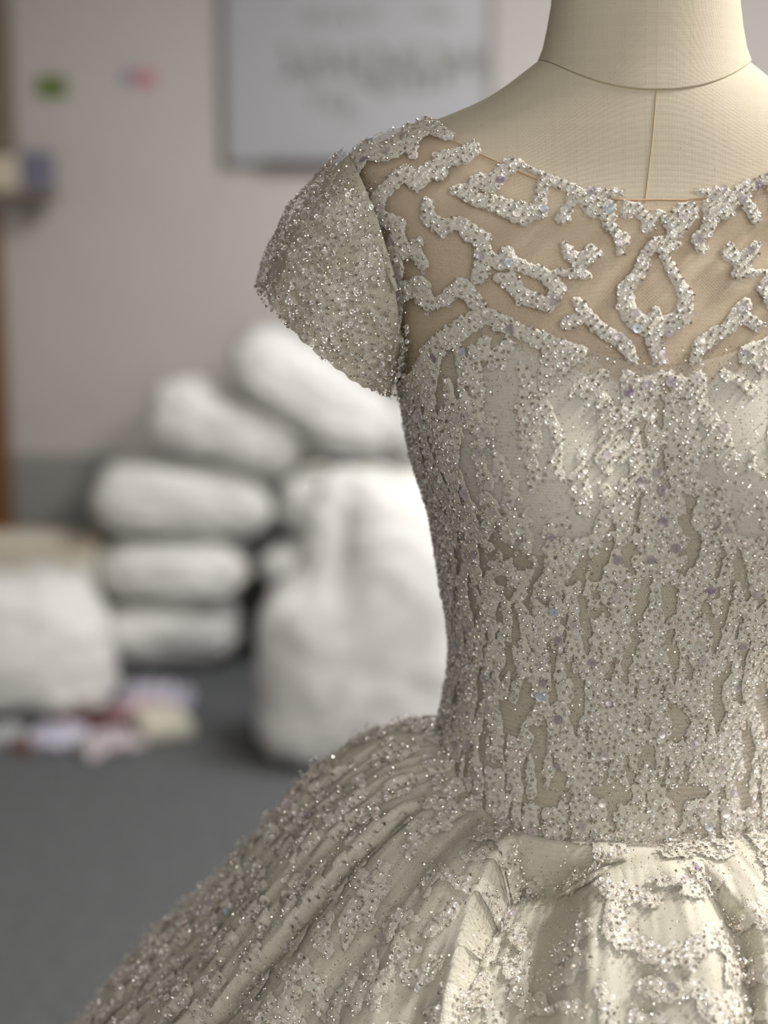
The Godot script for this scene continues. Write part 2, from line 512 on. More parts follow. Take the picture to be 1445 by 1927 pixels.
func cut(L: Dictionary, F: PackedFloat32Array, lift: float, height := 0.0, ramp := 0.001, least := 0, relief := 0.0, tall := PackedFloat32Array()) -> Array:
	# the part of a lattice where F > 0, cut out along F = 0, raised by LIFT plus HEIGHT inside the edge: one mesh for each separate piece, the largest first
	var ni: int = L.ni
	var nj: int = L.nj
	var p: PackedVector3Array = L.p
	var n: PackedVector3Array = L.n
	var v := PackedVector3Array()
	var nn := PackedVector3Array()
	var uv := PackedVector2Array()
	var at := PackedInt32Array()
	var eh := PackedInt32Array()
	var ev := PackedInt32Array()
	at.resize(ni * nj)
	at.fill(-1)
	eh = at.duplicate()
	ev = at.duplicate()
	for i in ni:
		for j in nj:
			var k := i * nj + j
			if F[k] > 0.0:
				at[k] = v.size()
				var r := smoothstep(0.0, ramp, F[k])
				var h := lift + height * r * (tall[k] if tall.size() else 1.0)
				if relief > 0.0:
					h += relief * r * rough_noise.get_noise_3d(p[k].x * 700, p[k].y * 700, p[k].z * 700)
				v.append(p[k] + n[k] * h)
				nn.append(n[k])
				uv.append(Vector2(i * L.du, j * L.dv))
	for i in ni:
		for j in nj:
			var k := i * nj + j
			var a := F[k] > 0.0
			if i + 1 < ni and a != (F[k + nj] > 0.0):
				var w := F[k] / (F[k] - F[k + nj])
				eh[k] = v.size()
				v.append(p[k].lerp(p[k + nj], w) + n[k] * lift)
				nn.append(n[k])
				uv.append(Vector2((i + w) * L.du, j * L.dv))
			if j + 1 < nj and a != (F[k + 1] > 0.0):
				var w := F[k] / (F[k] - F[k + 1])
				ev[k] = v.size()
				v.append(p[k].lerp(p[k + 1], w) + n[k] * lift)
				nn.append(n[k])
				uv.append(Vector2(i * L.du, (j + w) * L.dv))
	var up := PackedInt32Array()
	up.resize(v.size())
	for q in v.size():
		up[q] = q
	var tris := PackedInt32Array()
	var flip: bool = L.flip
	for i in ni - 1:
		for j in nj - 1:
			var k := i * nj + j
			if F[k] <= 0.0 and F[k + nj] <= 0.0 and F[k + nj + 1] <= 0.0 and F[k + 1] <= 0.0:
				continue
			var poly := PackedInt32Array()
			if at[k] >= 0: poly.append(at[k])
			if eh[k] >= 0: poly.append(eh[k])
			if at[k + nj] >= 0: poly.append(at[k + nj])
			if ev[k + nj] >= 0: poly.append(ev[k + nj])
			if at[k + nj + 1] >= 0: poly.append(at[k + nj + 1])
			if eh[k + 1] >= 0: poly.append(eh[k + 1])
			if at[k + 1] >= 0: poly.append(at[k + 1])
			if ev[k] >= 0: poly.append(ev[k])
			for q in range(1, poly.size() - 1):
				tris.append(poly[0])
				if flip:
					tris.append(poly[q])
					tris.append(poly[q + 1])
				else:
					tris.append(poly[q + 1])
					tris.append(poly[q])
			var r0 := poly[0]
			while up[r0] != r0:
				r0 = up[r0]
			for q in range(1, poly.size()):
				var r1 := poly[q]
				while up[r1] != r1:
					up[r1] = up[up[r1]]
					r1 = up[r1]
				up[r1] = r0
	if height > 0.0:
		# shade by the relief itself
		nn.fill(Vector3.ZERO)
		for q in range(0, tris.size(), 3):
			var c := (v[tris[q + 2]] - v[tris[q]]).cross(v[tris[q + 1]] - v[tris[q]])
			nn[tris[q]] += c
			nn[tris[q + 1]] += c
			nn[tris[q + 2]] += c
		for q in nn.size():
			nn[q] = nn[q].normalized()
	var of := {}
	for q in range(0, tris.size(), 3):
		var r := tris[q]
		while up[r] != r:
			r = up[r]
		if not of.has(r):
			of[r] = PackedInt32Array()
		of[r].append(tris[q])
		of[r].append(tris[q + 1])
		of[r].append(tris[q + 2])
	var pieces := of.values()
	pieces.sort_custom(func(a, b): return a.size() > b.size())
	var out := []
	var place := PackedInt32Array()
	place.resize(v.size())
	place.fill(-1)
	for piece in pieces:
		if piece.size() < least * 3:
			continue
		var v2 := PackedVector3Array()
		var n2 := PackedVector3Array()
		var u2 := PackedVector2Array()
		var i2 := PackedInt32Array()
		for q in piece:
			if place[q] < 0:
				place[q] = v2.size()
				v2.append(v[q])
				n2.append(nn[q])
				u2.append(uv[q])
			i2.append(place[q])
		out.append(arrays(v2, n2, u2, i2))
	return out


# ------------------------------------------------------------------ painted fields: how far inside the nearest stroke, in metres
func canvas(nx: int, ny: int, x0: float, y0: float, cell: float) -> Dictionary:
	var d := PackedFloat32Array()
	d.resize(nx * ny)
	d.fill(-0.02)
	return {"nx": nx, "ny": ny, "x0": x0, "y0": y0, "c": cell, "d": d}


func stroke(R: Dictionary, pts: Array, wide := PackedFloat32Array()) -> void:
	# PTS: [x, y, half width] in metres; WIDE: how many metres one metre across is at each row (none: 1)
	var nx: int = R.nx
	var ny: int = R.ny
	var c: float = R.c
	var x0: float = R.x0
	var y0: float = R.y0
	var d: PackedFloat32Array = R.d
	for s in maxi(pts.size() - 1, 1):
		var a: Array = pts[s]
		var b: Array = pts[mini(s + 1, pts.size() - 1)]
		var rm := maxf(a[2], b[2]) + 0.004
		var ja := clampi(int((minf(a[1], b[1]) - rm - y0) / c), 0, ny - 1)
		var jb := clampi(int((maxf(a[1], b[1]) + rm - y0) / c) + 1, 0, ny - 1)
		var wm := 1.0
		if wide.size():
			wm = wide[ja]
		var ia := clampi(int((minf(a[0], b[0]) - rm / wm - x0) / c), 0, nx - 1)
		var ib := clampi(int((maxf(a[0], b[0]) + rm / wm - x0) / c) + 1, 0, nx - 1)
		for j in range(ja, jb + 1):
			var k := 1.0
			if wide.size():
				k = wide[j]
			var bx: float = (b[0] - a[0]) * k
			var by: float = b[1] - a[1]
			var ll := bx * bx + by * by + 1e-12
			var py: float = y0 + j * c - a[1]
			for i in range(ia, ib + 1):
				var px: float = (x0 + i * c - a[0]) * k
				var t := clampf((px * bx + py * by) / ll, 0.0, 1.0)
				var ex := px - bx * t
				var ey := py - by * t
				var f: float = lerpf(a[2], b[2], t) - sqrt(ex * ex + ey * ey)
				var q := i * ny + j
				if f > d[q]:
					d[q] = f
	R.d = d


func read(R: Dictionary, x: float, y: float) -> float:
	var u: float = (x - R.x0) / R.c
	var v: float = (y - R.y0) / R.c
	var i := int(u)
	var j := int(v)
	if u < 0 or v < 0 or i >= R.nx - 1 or j >= R.ny - 1:
		return -0.02
	var d: PackedFloat32Array = R.d
	var k: int = i * R.ny + j
	return lerpf(lerpf(d[k], d[k + R.ny], u - i), lerpf(d[k + 1], d[k + R.ny + 1], u - i), v - j)


func table(T: Array, x: float) -> float:
	for k in range(1, T.size()):
		if x <= T[k][0]:
			return lerpf(T[k - 1][1], T[k][1], (x - T[k - 1][0]) / (T[k][0] - T[k - 1][0]))
	return T[T.size() - 1][1]


# ------------------------------------------------------------------ the torso and the skirt as surfaces
func ring(t: float) -> PackedFloat32Array:
	var k := 0
	while k < RINGS.size() - 2 and t > RINGS[k + 1][0]:
		k += 1
	var a: Array = RINGS[k]
	var b: Array = RINGS[k + 1]
	var h: float = b[0] - a[0]
	var u := clampf((t - a[0]) / h, 0, 1)
	var pa: Array = RINGS[maxi(k - 1, 0)]
	var nb: Array = RINGS[mini(k + 2, RINGS.size() - 1)]
	var out := PackedFloat32Array()
	for c in range(1, 7):
		var ma: float = (b[c] - pa[c]) / (b[0] - pa[0])
		var mb: float = (nb[c] - a[c]) / (nb[0] - a[0])
		out.append((2 * u ** 3 - 3 * u * u + 1) * a[c] + (u ** 3 - 2 * u * u + u) * h * ma + (3 * u * u - 2 * u ** 3) * b[c] + (u ** 3 - u * u) * h * mb)
	return out


func on_ring(th: float, r: PackedFloat32Array) -> Vector3:
	var s := sin(th)
	var c := cos(th)
	var e := 2.0 / 2.25
	var x := r[0] * signf(s) * pow(absf(s), e)
	var z := (r[1] if c > 0 else -r[2]) * signf(c) * pow(absf(c), e)
	var y := r[3] + (r[4] - r[3]) * pow(absf(s), r[5])
	if c > 0:
		var dx := absf(x) - .072
		var dy := y - 1.225
		z += exp(-(dx * dx + dy * dy) / (2 * .036 * .036)) * .026 * clampf(c * 2, 0, 1)
	return Vector3(x, y, z)


func torso_lattice(ni: int, nj: int, reach: float) -> Dictionary:
	var p := PackedVector3Array()
	p.resize(ni * nj)
	for j in nj:
		var r := ring(float(j) / (nj - 1))
		for i in ni:
			p[i * nj + j] = on_ring(deg_to_rad(lerpf(-reach, reach, float(i) / (ni - 1))), r)
	var L := {"ni": ni, "nj": nj, "p": p, "reach": reach}
	finish(L, Vector3(0, 1.2, 0), deg_to_rad(2 * reach) * 0.125 / (ni - 1), 0.45 / (nj - 1), (ni / 2) * nj + nj * 3 / 4)
	return L


func flare(s: float) -> Vector2:
	var left := s
	for k in range(1, FLARE.size()):
		var a := Vector2(FLARE[k - 1][0], FLARE[k - 1][1])
		var b := Vector2(FLARE[k][0], FLARE[k][1])
		var l := a.distance_to(b)
		if left <= l or k == FLARE.size() - 1:
			return a.lerp(b, minf(left / l, 1.0))
		left -= l
	return Vector2.ZERO


func crease(deg: float, s: float) -> float:
	# metres from the crease of the left hip, right of it positive
	return (deg + 60.0 + 6.0 * clampf((s - .07) / .14, 0, 2)) * 0.0175 * (0.12 + s * 0.8)


func pleat(deg: float, s: float) -> float:
	# folds of the skirt: how far the cloth stands off its plain shape
	var d := 0.0
	# deep crease on the left hip, running outwards: the cloth left of it laps over
	var m := crease(deg, s)
	var grow := smoothstep(.028, .05, s)
	d -= grow * lerpf(.036, .026, clampf((s - .05) / .2, 0, 1)) * exp(-(m * m) / (2 * .0015 * .0015))
	if m < 0:
		d += grow * .006 * smoothstep(-.03, -.001, m)
	else:
		d -= grow * .003 * smoothstep(.03, .002, m)
	# knife pleat left of the centre panel
	var e2 := -33.2 + 20.0 * clampf((s - .07) / .2, 0, 1) * 0.5
	var g := (deg - e2) * 0.0175 * (0.11 + s * 0.75)
	var deep := smoothstep(.004, .02, s) * lerpf(.034, .005, smoothstep(.05, .17, s))
	if g > 0:
		d -= deep * smoothstep(0, .0022, g) * (1.0 - smoothstep(.012, .075, g))
	else:
		d += .006 * smoothstep(.004, .03, s) * smoothstep(-.035, 0, g)
	# the centre panel stands up beside it
	d += .011 * smoothstep(.012, .040, s) * (1.0 - .6 * smoothstep(.08, .2, s)) * smoothstep(-24.0, -6.0, deg) * (1.0 - smoothstep(8.0, 14.0, deg))
	# and right of it, facing the other way
	var e3 := 11.0 + 4.0 * smoothstep(.02, .07, s) - 3.0 * smoothstep(.07, .13, s)
	g = (e3 - deg) * 0.0175 * (0.11 + s * 0.75)
	deep = smoothstep(.02, .04, s) * lerpf(.015, .009, smoothstep(.06, .2, s))
	if g > 0:
		d -= deep * smoothstep(0, .0022, g) * (1.0 - smoothstep(.008, .028, g))
	# soft folds everywhere, and those of the far side
	d += .0026 * smoothstep(.01, .06, s) * sin(deg * 0.42 + 3.0 * s) + .0016 * smoothstep(.0, .03, s) * lump_noise.get_noise_2d(deg * .35, s * 10)
	if deg < -66:
		d += .0022 * smoothstep(.0, .04, s) * sin(deg * 1.9 + 8.0 * s)
	d += smoothstep(.25, .6, s) * .02 * sin(deg * 0.21)
	return d


func skirt_lattice(ni: int, nj: int, from: float, to: float, deepest: float) -> Dictionary:
	var p := PackedVector3Array()
	p.resize(ni * nj)
	var r := ring(1.0)
	for i in ni:
		var deg := lerpf(from, to, float(i) / (ni - 1))
		var th := deg_to_rad(deg)
		var top := on_ring(th, r)
		var way := Vector3(sin(th), 0, cos(th))
		for j in nj:
			var s := deepest * j / (nj - 1)
			var f := flare(s)
			var f2 := flare(s + 0.004)
			var nrm := (way * (f2.y - f.y) + Vector3.UP * (f2.x - f.x)).normalized()
			p[i * nj + j] = top + way * (f.x + .004) - Vector3.UP * f.y + nrm * pleat(deg, s)
	var L := {"ni": ni, "nj": nj, "p": p, "from": from, "to": to, "deepest": deepest}
	finish(L, Vector3(0, .6, 0), deg_to_rad(to - from) * 0.2 / (ni - 1), deepest / (nj - 1))
	return L


# ------------------------------------------------------------------ beads and sequins
func bead_mesh() -> ArrayMesh:
	# a short glass tube with a bore
	var L := {"ni": 8, "nj": 9}
	var p := PackedVector3Array()
	var prof := [[.00048, .0009], [.00074, .00105], [.00092, .0008], [.00096, 0.0], [.00092, -.0008], [.00074, -.00105], [.00048, -.0009], [.00044, 0.0], [.00048, .0009]]
	for i in 8:
		var w := TAU * i / 7
		for q in prof:
			p.append(Vector3(cos(w) * q[0], q[1], sin(w) * q[0]))
	L.p = p
	finish(L, Vector3.ZERO, 0.001, -1, 4 * 9 + 3)
	return sheet(L)


func ring_sequin_mesh(outer: float, inner: float, sides: int, cup: float) -> ArrayMesh:
	var L := {"ni": sides + 1, "nj": 4}
	var p := PackedVector3Array()
	for i in sides + 1:
		var w := TAU * i / sides
		for q in [[inner, 0.0], [lerpf(inner, outer, .35), cup * .1], [lerpf(inner, outer, .75), cup * .6], [outer, cup]]:
			p.append(Vector3(cos(w) * q[0], q[1], sin(w) * q[0]))
	L.p = p
	finish(L, Vector3(0, -1, 0), 0.001)
	return sheet(L)


func flake_mesh() -> ArrayMesh:
	var v := PackedVector3Array()
	var n := PackedVector3Array()
	for k in 6:
		v.append(Vector3(cos(TAU * k / 6), 0, sin(TAU * k / 6)) * .00027)
		n.append(Vector3.UP)
	return arrays(v, n, PackedVector2Array(), PackedInt32Array([0, 1, 2, 0, 2, 3, 0, 3, 4, 0, 4, 5]))


func scatter(L: Dictionary, F: PackedFloat32Array, low: float, high: float, tries: int, apart: float) -> Array:
	# [place, normal, degree] of points strewn evenly over the part of a lattice where LOW < F < HIGH
	var ni: int = L.ni
	var nj: int = L.nj
	var p: PackedVector3Array = L.p
	var n: PackedVector3Array = L.n
	var biggest := 0.0
	for q in 400:
		var k := rng.randi_range(0, ni - 2) * nj + rng.randi_range(0, nj - 2)
		biggest = maxf(biggest, (p[k + nj] - p[k]).cross(p[k + 1] - p[k]).length())
	var out := []
	var grid := {}
	for q in tries:
		var i := rng.randi_range(0, ni - 2)
		var j := rng.randi_range(0, nj - 2)
		var k := i * nj + j
		if F[k] < low or F[k] > high:
			continue
		if rng.randf() * biggest > (p[k + nj] - p[k]).cross(p[k + 1] - p[k]).length():
			continue
		var at := p[k] + (p[k + nj] - p[k]) * rng.randf() + (p[k + 1] - p[k]) * rng.randf()
		if apart > 0.0:
			var c := Vector3i((at / apart).floor())
			var near := false
			for dx in range(-1, 2):
				for dy in range(-1, 2):
					for dz in range(-1, 2):
						var o = grid.get(c + Vector3i(dx, dy, dz))
						if o != null and at.distance_squared_to(o) < apart * apart:
							near = true
							break
			if near:
				continue
			grid[c] = at
		out.append([at, n[k]])
	return out


func aim(n: Vector3, tilt: float) -> Basis:
	# y along a direction TILT radians away from the normal, turned at random
	var a := n.cross(Vector3(.37, .81, .45)).normalized()
	var b := n.cross(a)
	var w := rng.randf() * TAU
	var side := a * cos(w) + b * sin(w)
	var y := (n * cos(tilt) + side * sin(tilt)).normalized()
	var x := y.cross(n.cross(side) + n * .01).normalized()
	return Basis(x, y, x.cross(y))


func strew(called: String, mesh: Mesh, mat: Material, parent: Node, spots: Array, lift: float, tilt0: float, tilt1: float, size0: float, size1: float, tints: Array) -> void:
	var mm := MultiMesh.new()
	mm.transform_format = MultiMesh.TRANSFORM_3D
	mm.use_colors = true
	mm.mesh = mesh
	mm.instance_count = spots.size()
	for i in spots.size():
		var s: Array = spots[i]
		var b := aim(s[1], rng.randf_range(tilt0, tilt1)).scaled(Vector3.ONE * rng.randf_range(size0, size1))
		mm.set_instance_transform(i, Transform3D(b, s[0] + s[1] * lift))
		mm.set_instance_color(i, tints[rng.randi() % tints.size()])
	var o := MultiMeshInstance3D.new()
	o.multimesh = mm
	o.material_override = mat
	o.name = called
	parent.add_child(o, true)
	o.set_meta("kind", "stuff")


const BEAD_TINTS := [Color(.92, .90, .86), Color(.86, .83, .80), Color(.80, .76, .72), Color(.95, .95, .95), Color(.70, .64, .58)]
const RING_TINTS := [Color(.95, .93, .90), Color(.92, .88, .86), Color(.88, .92, .90), Color(.95, .88, .88), Color(.80, .78, .80), Color(.97, .97, .97)]


# ------------------------------------------------------------------ the dress form
func build_form() -> void:
	var form := thing("dress_form", "cream linen-covered dress form with a bare neck and stitched seams inside the beaded dress", "dress form")
	var L := torso_lattice(241, 161, 180.0)
	put("torso", sheet(L), M.canvas, form)
	# neck: its foot follows the top ring of the torso
	var ni := 97
	var prof := [[0.0, 1.0, 0.0], [0.02, 1.012, 0.0], [.10, .965, .08], [.22, .925, .2], [.36, .89, .34], [.55, .868, .53], [.78, .858, .77], [1.0, .856, 1.0]]
	var p := PackedVector3Array()
	var r0 := ring(0.0)
	for i in ni:
		var th := TAU * i / (ni - 1)
		var foot := on_ring(th, r0)
		var top := Vector3(foot.x, 1.585, foot.z)
		for q in prof:
			var y: float = lerpf(foot.y, top.y, q[2]) + q[0] * 0.0
			if q[2] == 0.0:
				y = foot.y + q[0] * 0.03
			p.append(Vector3(foot.x * q[1] + .001, y, foot.z * q[1]))
	# rounded cap
	var N := {"ni": ni, "nj": prof.size(), "p": p}
	finish(N, Vector3(0, 1.52, 0), .004)
	put("neck", sheet(N), M.canvas, form)
	var cap := CylinderMesh.new()
	cap.top_radius = .047
	cap.bottom_radius = .0548
	cap.height = .012
	cap.radial_segments = 48
	put("neck_cap", cap, M.canvas, form, Vector3(.001, 1.589, 0))
	var seam := PackedVector3Array()
	for k in 30:
		var t := lerpf(0.004, .31, k / 29.0)
		seam.append(on_ring(deg_to_rad(lerpf(1.5, -0.4, k / 29.0) - 1.5), ring(t)) + Vector3(0, .0, .0001))
	put("front_seam", tube(seam, PackedFloat32Array([.00035]), 6), M.thread, form)
	var collar := PackedVector3Array()
	for k in 97:
		collar.append(on_ring(TAU * k / 96, r0) * Vector3(1.004, 1, 1.004) + Vector3(.0005, -.0002, 0))
	put("neck_seam", tube(collar, PackedFloat32Array([.0004]), 6), M.thread, form)
	var pole := CylinderMesh.new()
	pole.top_radius = .016
	pole.bottom_radius = .016
	pole.height = 1.04
	put("pole", pole, M.pole, form, Vector3(0, .54, 0))
	var foot_plate := CylinderMesh.new()
	foot_plate.top_radius = .17
	foot_plate.bottom_radius = .19
	foot_plate.height = .02
	put("base", foot_plate, M.pole, form, Vector3(0, .01, 0))


# ------------------------------------------------------------------ the dress
func sprig(R: Dictionary, x: float, y: float, ang: float, len_: float, wid: float, mirror: bool, wide := PackedFloat32Array()) -> void:
	# a leafy sprig of lace: a bent stem with a few leaves
	var pts := []
	var bend := rng.randf_range(-.5, .5)
	var px := x
	var py := y
	var a := ang
	for k in 5:
		var u := k / 4.0
		pts.append([px, py, wid * (0.42 + 0.58 * sin(PI * (0.12 + 0.8 * u))) * rng.randf_range(.8, 1.15)])
		px += sin(a) * len_ / 4
		py += cos(a) * len_ / 4
		a += bend / 4
	var lists := [pts]
	for k in [1, 2, 3]:
		if rng.randf() < 0.75:
			var side := 1.0 if (k + int(x * 1000)) % 2 == 0 else -1.0
			var q: Array = pts[k]
			var la := ang + side * rng.randf_range(.6, 1.1)
			var ll := len_ * rng.randf_range(.18, .34)
			lists.append([[q[0], q[1], wid * .6], [q[0] + sin(la) * ll * .6, q[1] + cos(la) * ll * .6, wid * .7], [q[0] + sin(la) * ll, q[1] + cos(la) * ll, wid * .35]])
	for l in lists:
		stroke(R, l, wide)
		if mirror:
			var m := []
			for q in l:
				m.append([-q[0], q[1], q[2]])
			stroke(R, m, wide)


func front_canvas(groups: Array) -> Dictionary:
	# strokes given in the dress's front view
	var R := canvas(521, 601, -.208, .99, .0008)
	for g in groups:
		for key in g[0]:
			for line in g[0][key]:
				var a := []
				var b := []
				for q in line:
					a.append([q[0] * .001, q[1] * .001, q[2] * .001])
					b.append([-q[0] * .001, q[1] * .001, q[2] * .001])
				stroke(R, a)
				if g[1]:
					stroke(R, b)
	return R


func build_dress() -> void:
	var dress := thing("wedding_dress", "ivory beaded lace wedding gown with sheer illusion yoke, cap sleeve and full pleated skirt", "dress")
	var bead := bead_mesh()
	var small_ring := ring_sequin_mesh(.00165, .00055, 10, .0004)
	var flake := flake_mesh()
	# ---- bodice
	var NI := 491
	var NJ := 501
	var L := torso_lattice(NI, NJ, 105.0)
	var LC := torso_lattice(225, 221, 180.0)
	var yoke := front_canvas([[MIRRORED, true], [CENTRE, false]])
	var bare := front_canvas([[GAPS, false]])
	# procedural lace below the yoke, drawn on the unrolled bodice: across from the centre front, down from the neck
	var half: float = L.du * (NI - 1) / 2
	var R := canvas(NI, NJ, -half, 0.0, L.du)
	var dv: float = L.dv
	R.c = L.du
	# the unrolled bodice is measured with rows as tall as columns are wide
	var row: float = L.du / dv
	var y := 0.26
	while y < 0.462:
		var x := rng.randf_range(-.004, .002)
		while x > -half:
			var deg := absf(x) / half * 105.0
			var t: float = y / 0.45
			if t > table(LINING_EDGE, deg) - 0.01:
				var cup := t < 0.78 and deg < 48 and deg > 10
				var skip := 0.36 if cup else 0.05
				if deg > 62:
					skip = 0.0
				if rng.randf() > skip:
					sprig(R, x, y * row, rng.randf_range(-.8, .8) - (0.25 if cup else 0.0), rng.randf_range(.015, .028), rng.randf_range(.0030, .0052), true)
			x -= rng.randf_range(.0105, .0145)
		y += 0.0115
	var F := PackedFloat32Array()
	var cups := PackedFloat32Array()
	F.resize(NI * NJ)
	var tall := PackedFloat32Array()
	tall.resize(NI * NJ)
	var p: PackedVector3Array = L.p
	for i in NI:
		var deg := absf(lerpf(-105, 105, float(i) / (NI - 1)))
		var edge := table(LINING_EDGE, deg)
		var top := table(YOKE_EDGE, deg)
		for j in NJ:
			var k := i * NJ + j
			var q := p[k]
			var t := float(j) / (NJ - 1)
			var f := -0.02
			if t > edge - 0.05:
				f = R.d[i * NJ + clampi(int(j), 0, NJ - 1)]
				# dense edging along the top of the lining, clear of the centre
				if deg > 14:
					f = maxf(f, .0052 - absf(t - edge - .008) * .45)
				if t < edge - 0.012:
					f = minf(f, (t - edge + 0.02) * .45)
			if q.z > 0 or deg < 100:
				if t > edge:
					f = minf(f, -read(bare, q.x, q.y))
				if t > top - 0.02 and t < edge + .12 and q.z > 0:
					f = maxf(f, read(yoke, q.x, q.y))
			if t > edge:
				f += .0019 * rough_noise.get_noise_3d(absf(q.x) * 120, q.y * 95, 3.0)
			else:
				f += .0012 * rough_noise.get_noise_3d(q.x * 190, q.y * 190, 8.0)
			f += .0012 * rough_noise.get_noise_3d(q.x * 330, q.y * 330, q.z * 330) + .0007 * rough_noise.get_noise_3d(q.x * 900, q.y * 900, q.z * 900)
			F[k] = f
			tall[k] = lerpf(1.0, 0.38, smoothstep(edge - .01, edge + .03, t))
	# fabrics: sheer yoke, lining, cups, net over all of it
	var ni: int = LC.ni
	var nj: int = LC.nj
	var fy := PackedFloat32Array()
	var fl := PackedFloat32Array()
	var fc := PackedFloat32Array()
	fy.resize(ni * nj)
	fl.resize(ni * nj)
	fc.resize(ni * nj)
	for i in ni:
		var deg := absf(lerpf(-180, 180, float(i) / (ni - 1)))
		var edge := table(LINING_EDGE, deg)
		var top := table(YOKE_EDGE, deg)
		for j in nj:
			var t := float(j) / (nj - 1)
			var q: Vector3 = LC.p[i * nj + j]
			fy[i * nj + j] = minf(t - top, edge + .03 - t) * .45
			fl[i * nj + j] = (t - edge) * .45
			var e := Vector2((absf(q.x) - .066) / .050, (q.y - 1.258) / .060)
			fc[i * nj + j] = minf((1.0 - e.length()) * .05, (t - edge - .004) * .45) if deg < 90 else -1.0
	put("yoke_tulle", cut(LC, fy, .0036)[0], M.yoke_tulle, dress)
	put("bodice_lining", cut(LC, fl, .0022)[0], M.lining, dress)
	for m in cut(LC, fc, .0026, .0012, .02):
		put("bust_cup", m, M.cup, dress)
	put("glitter_tulle", cut(LC, fl, .0046)[0], M.tulle, dress)
	var bind := PackedVector3Array()
	for k in 121:
		var deg := lerpf(-100, 100, k / 120.0)
		var t := table(YOKE_EDGE, absf(deg))
		bind.append(on_ring(deg_to_rad(deg), ring(t)) * Vector3(1.004, 1, 1.004) + Vector3(0, .001, .0034))
	put("neckline_binding", tube(bind, PackedFloat32Array([.0006]), 6), M.binding, dress)
	var pieces := cut(L, F, .0046, .0009, .0012, 24, .0003, tall)
	for m in pieces:
		put("lace_motif", m, M.lace, dress)
	var near_beads := scatter(L, F, .0004, 1.0, 150000, .0031)
	var near_rings := scatter(L, F, .0006, 1.0, 110000, .0030)
	var dust := scatter(L, F, -1.0, .0006, 140000, 0.0)
	var clean := []
	for s in dust:
		if s[0].y < 1.315 or absf(s[0].x) > .15:
			clean.append(s)
	dust = clean
	var big := scatter(L, F, .0012, 1.0, 2600, .009)
	# ---- skirt
	var SI := 761
	var SJ := 341
	var SL := skirt_lattice(SI, SJ, -118.0, 70.0, 0.42)
	var wide := PackedFloat32Array()
	var SR := canvas(SI, SJ, 0, 0, .42 / (SJ - 1))
	var span: float = (SI - 1) * SR.c
	for j in SJ:
		# metres across the whole lattice at this row over its drawn width
		wide.append(deg_to_rad(188.0) * (0.105 + flare(j * SR.c).x) / span)
	y = 0.0
	while y < 0.43:
		var k := wide[clampi(int(y / SR.c), 0, SJ - 1)]
		var x := rng.randf() * .01 / k
		while x < span:
			var hem := y < 0.03
			if rng.randf() > (0.05 if hem else 0.26):
				sprig(SR, x, y, rng.randf_range(-2.4, 2.4), rng.randf_range(.014, .030), rng.randf_range(.0034, .0064), false, wide)
			x += rng.randf_range(.015, .023) / k
		y += 0.0150
	var SF: PackedFloat32Array = SR.d
	var sp: PackedVector3Array = SL.p
	for k in SI * SJ:
		var q := sp[k]
		var deg := lerpf(SL.from, SL.to, float(k / SJ) / (SI - 1))
		var along: float = SL.deepest * (k % SJ) / (SJ - 1)
		SF[k] += .0022 * rough_noise.get_noise_3d(q.x * 100, q.y * 100, q.z * 100) + .0012 * rough_noise.get_noise_3d(q.x * 330, q.y * 330, q.z * 330) + .0006 * rough_noise.get_noise_3d(q.x * 900, q.y * 900, q.z * 900)
		if along > .03:
			SF[k] = minf(SF[k], absf(crease(deg, along)) - .0035)
	put("skirt", sheet(skirt_lattice(721, 240, -180.0, 180.0, 1.22)), M.skirt_satin, dress)
	put("skirt_tulle", sheet(SL, .0022), M.skirt_tulle, dress)
	for m in cut(SL, SF, .0022, .00022, .0018, 24, .00016):
		put("lace_motif", m, M.lace, dress)
	near_beads += scatter(SL, SF, .0004, 1.0, 380000, .0031)
	near_rings += scatter(SL, SF, .0006, 1.0, 300000, .0031)
	dust += scatter(SL, SF, -1.0, .0008, 200000, 0.0)
	big += scatter(SL, SF, .0012, 1.0, 5000, .016)
	# ---- sleeves
	for side in [-1.0, 1.0]:
		var VL := sleeve_lattice(side)
		put("sleeve", sheet(VL), M.sleeve_net, dress)
		var VR := canvas(VL.ni, VL.nj, 0, 0, .001)
		for q in 190:
			sprig(VR, rng.randf() * VL.ni * .001, rng.randf() * VL.nj * .001, rng.randf_range(-1.2, 1.2), rng.randf_range(.014, .028), rng.randf_range(.0024, .0042), false)
		var VF: PackedFloat32Array = VR.d
		var vp: PackedVector3Array = VL.p
		for k in VF.size():
			var q := vp[k]
			VF[k] += .0013 * rough_noise.get_noise_3d(q.x * 330, q.y * 330, q.z * 330)
		for m in cut(VL, VF, .0002, .0006, .0009, 24, .0003):
			put("lace_motif", m, M.lace, dress)
		near_beads += scatter(VL, VF, -.0035, 1.0, 40000, .0034)
		near_rings += scatter(VL, VF, -.001, 1.0, 24000, .0038)
		dust += scatter(VL, VF, -1.0, 1.0, 50000, 0.0)
		big += scatter(VL, VF, .0005, 1.0, 400, .014)
		var pipe := PackedVector3Array()
		for q in [[.1760, 1.412, .034], [.1710, 1.402, .041], [.1660, 1.390, .047], [.1605, 1.374, .054], [.1545, 1.356, .0605], [.1510, 1.346, .063]]:
			pipe.append(Vector3(q[0] * side, q[1], q[2]))
		put("armhole_piping", tube(pipe, PackedFloat32Array([.0008, .0022, .0026, .0026, .0022, .0008]), 10), M.sleeve_net, dress)
	strew("seed_beads", bead, M.bead, dress, near_beads, .0058, 0.7, 1.5, .72, 1.0, BEAD_TINTS)
	strew("ring_sequins", small_ring, M.sequin, dress, near_rings, .0060, 0.0, 0.8, .85, 1.15, RING_TINTS)
	strew("glitter", flake, M.glitter, dress, dust, .0054, 0.0, 1.2, .8, 1.7, BEAD_TINTS)
	var disc := ring_sequin_mesh(.0029, .0005, 18, .0003)
	var shown := 0
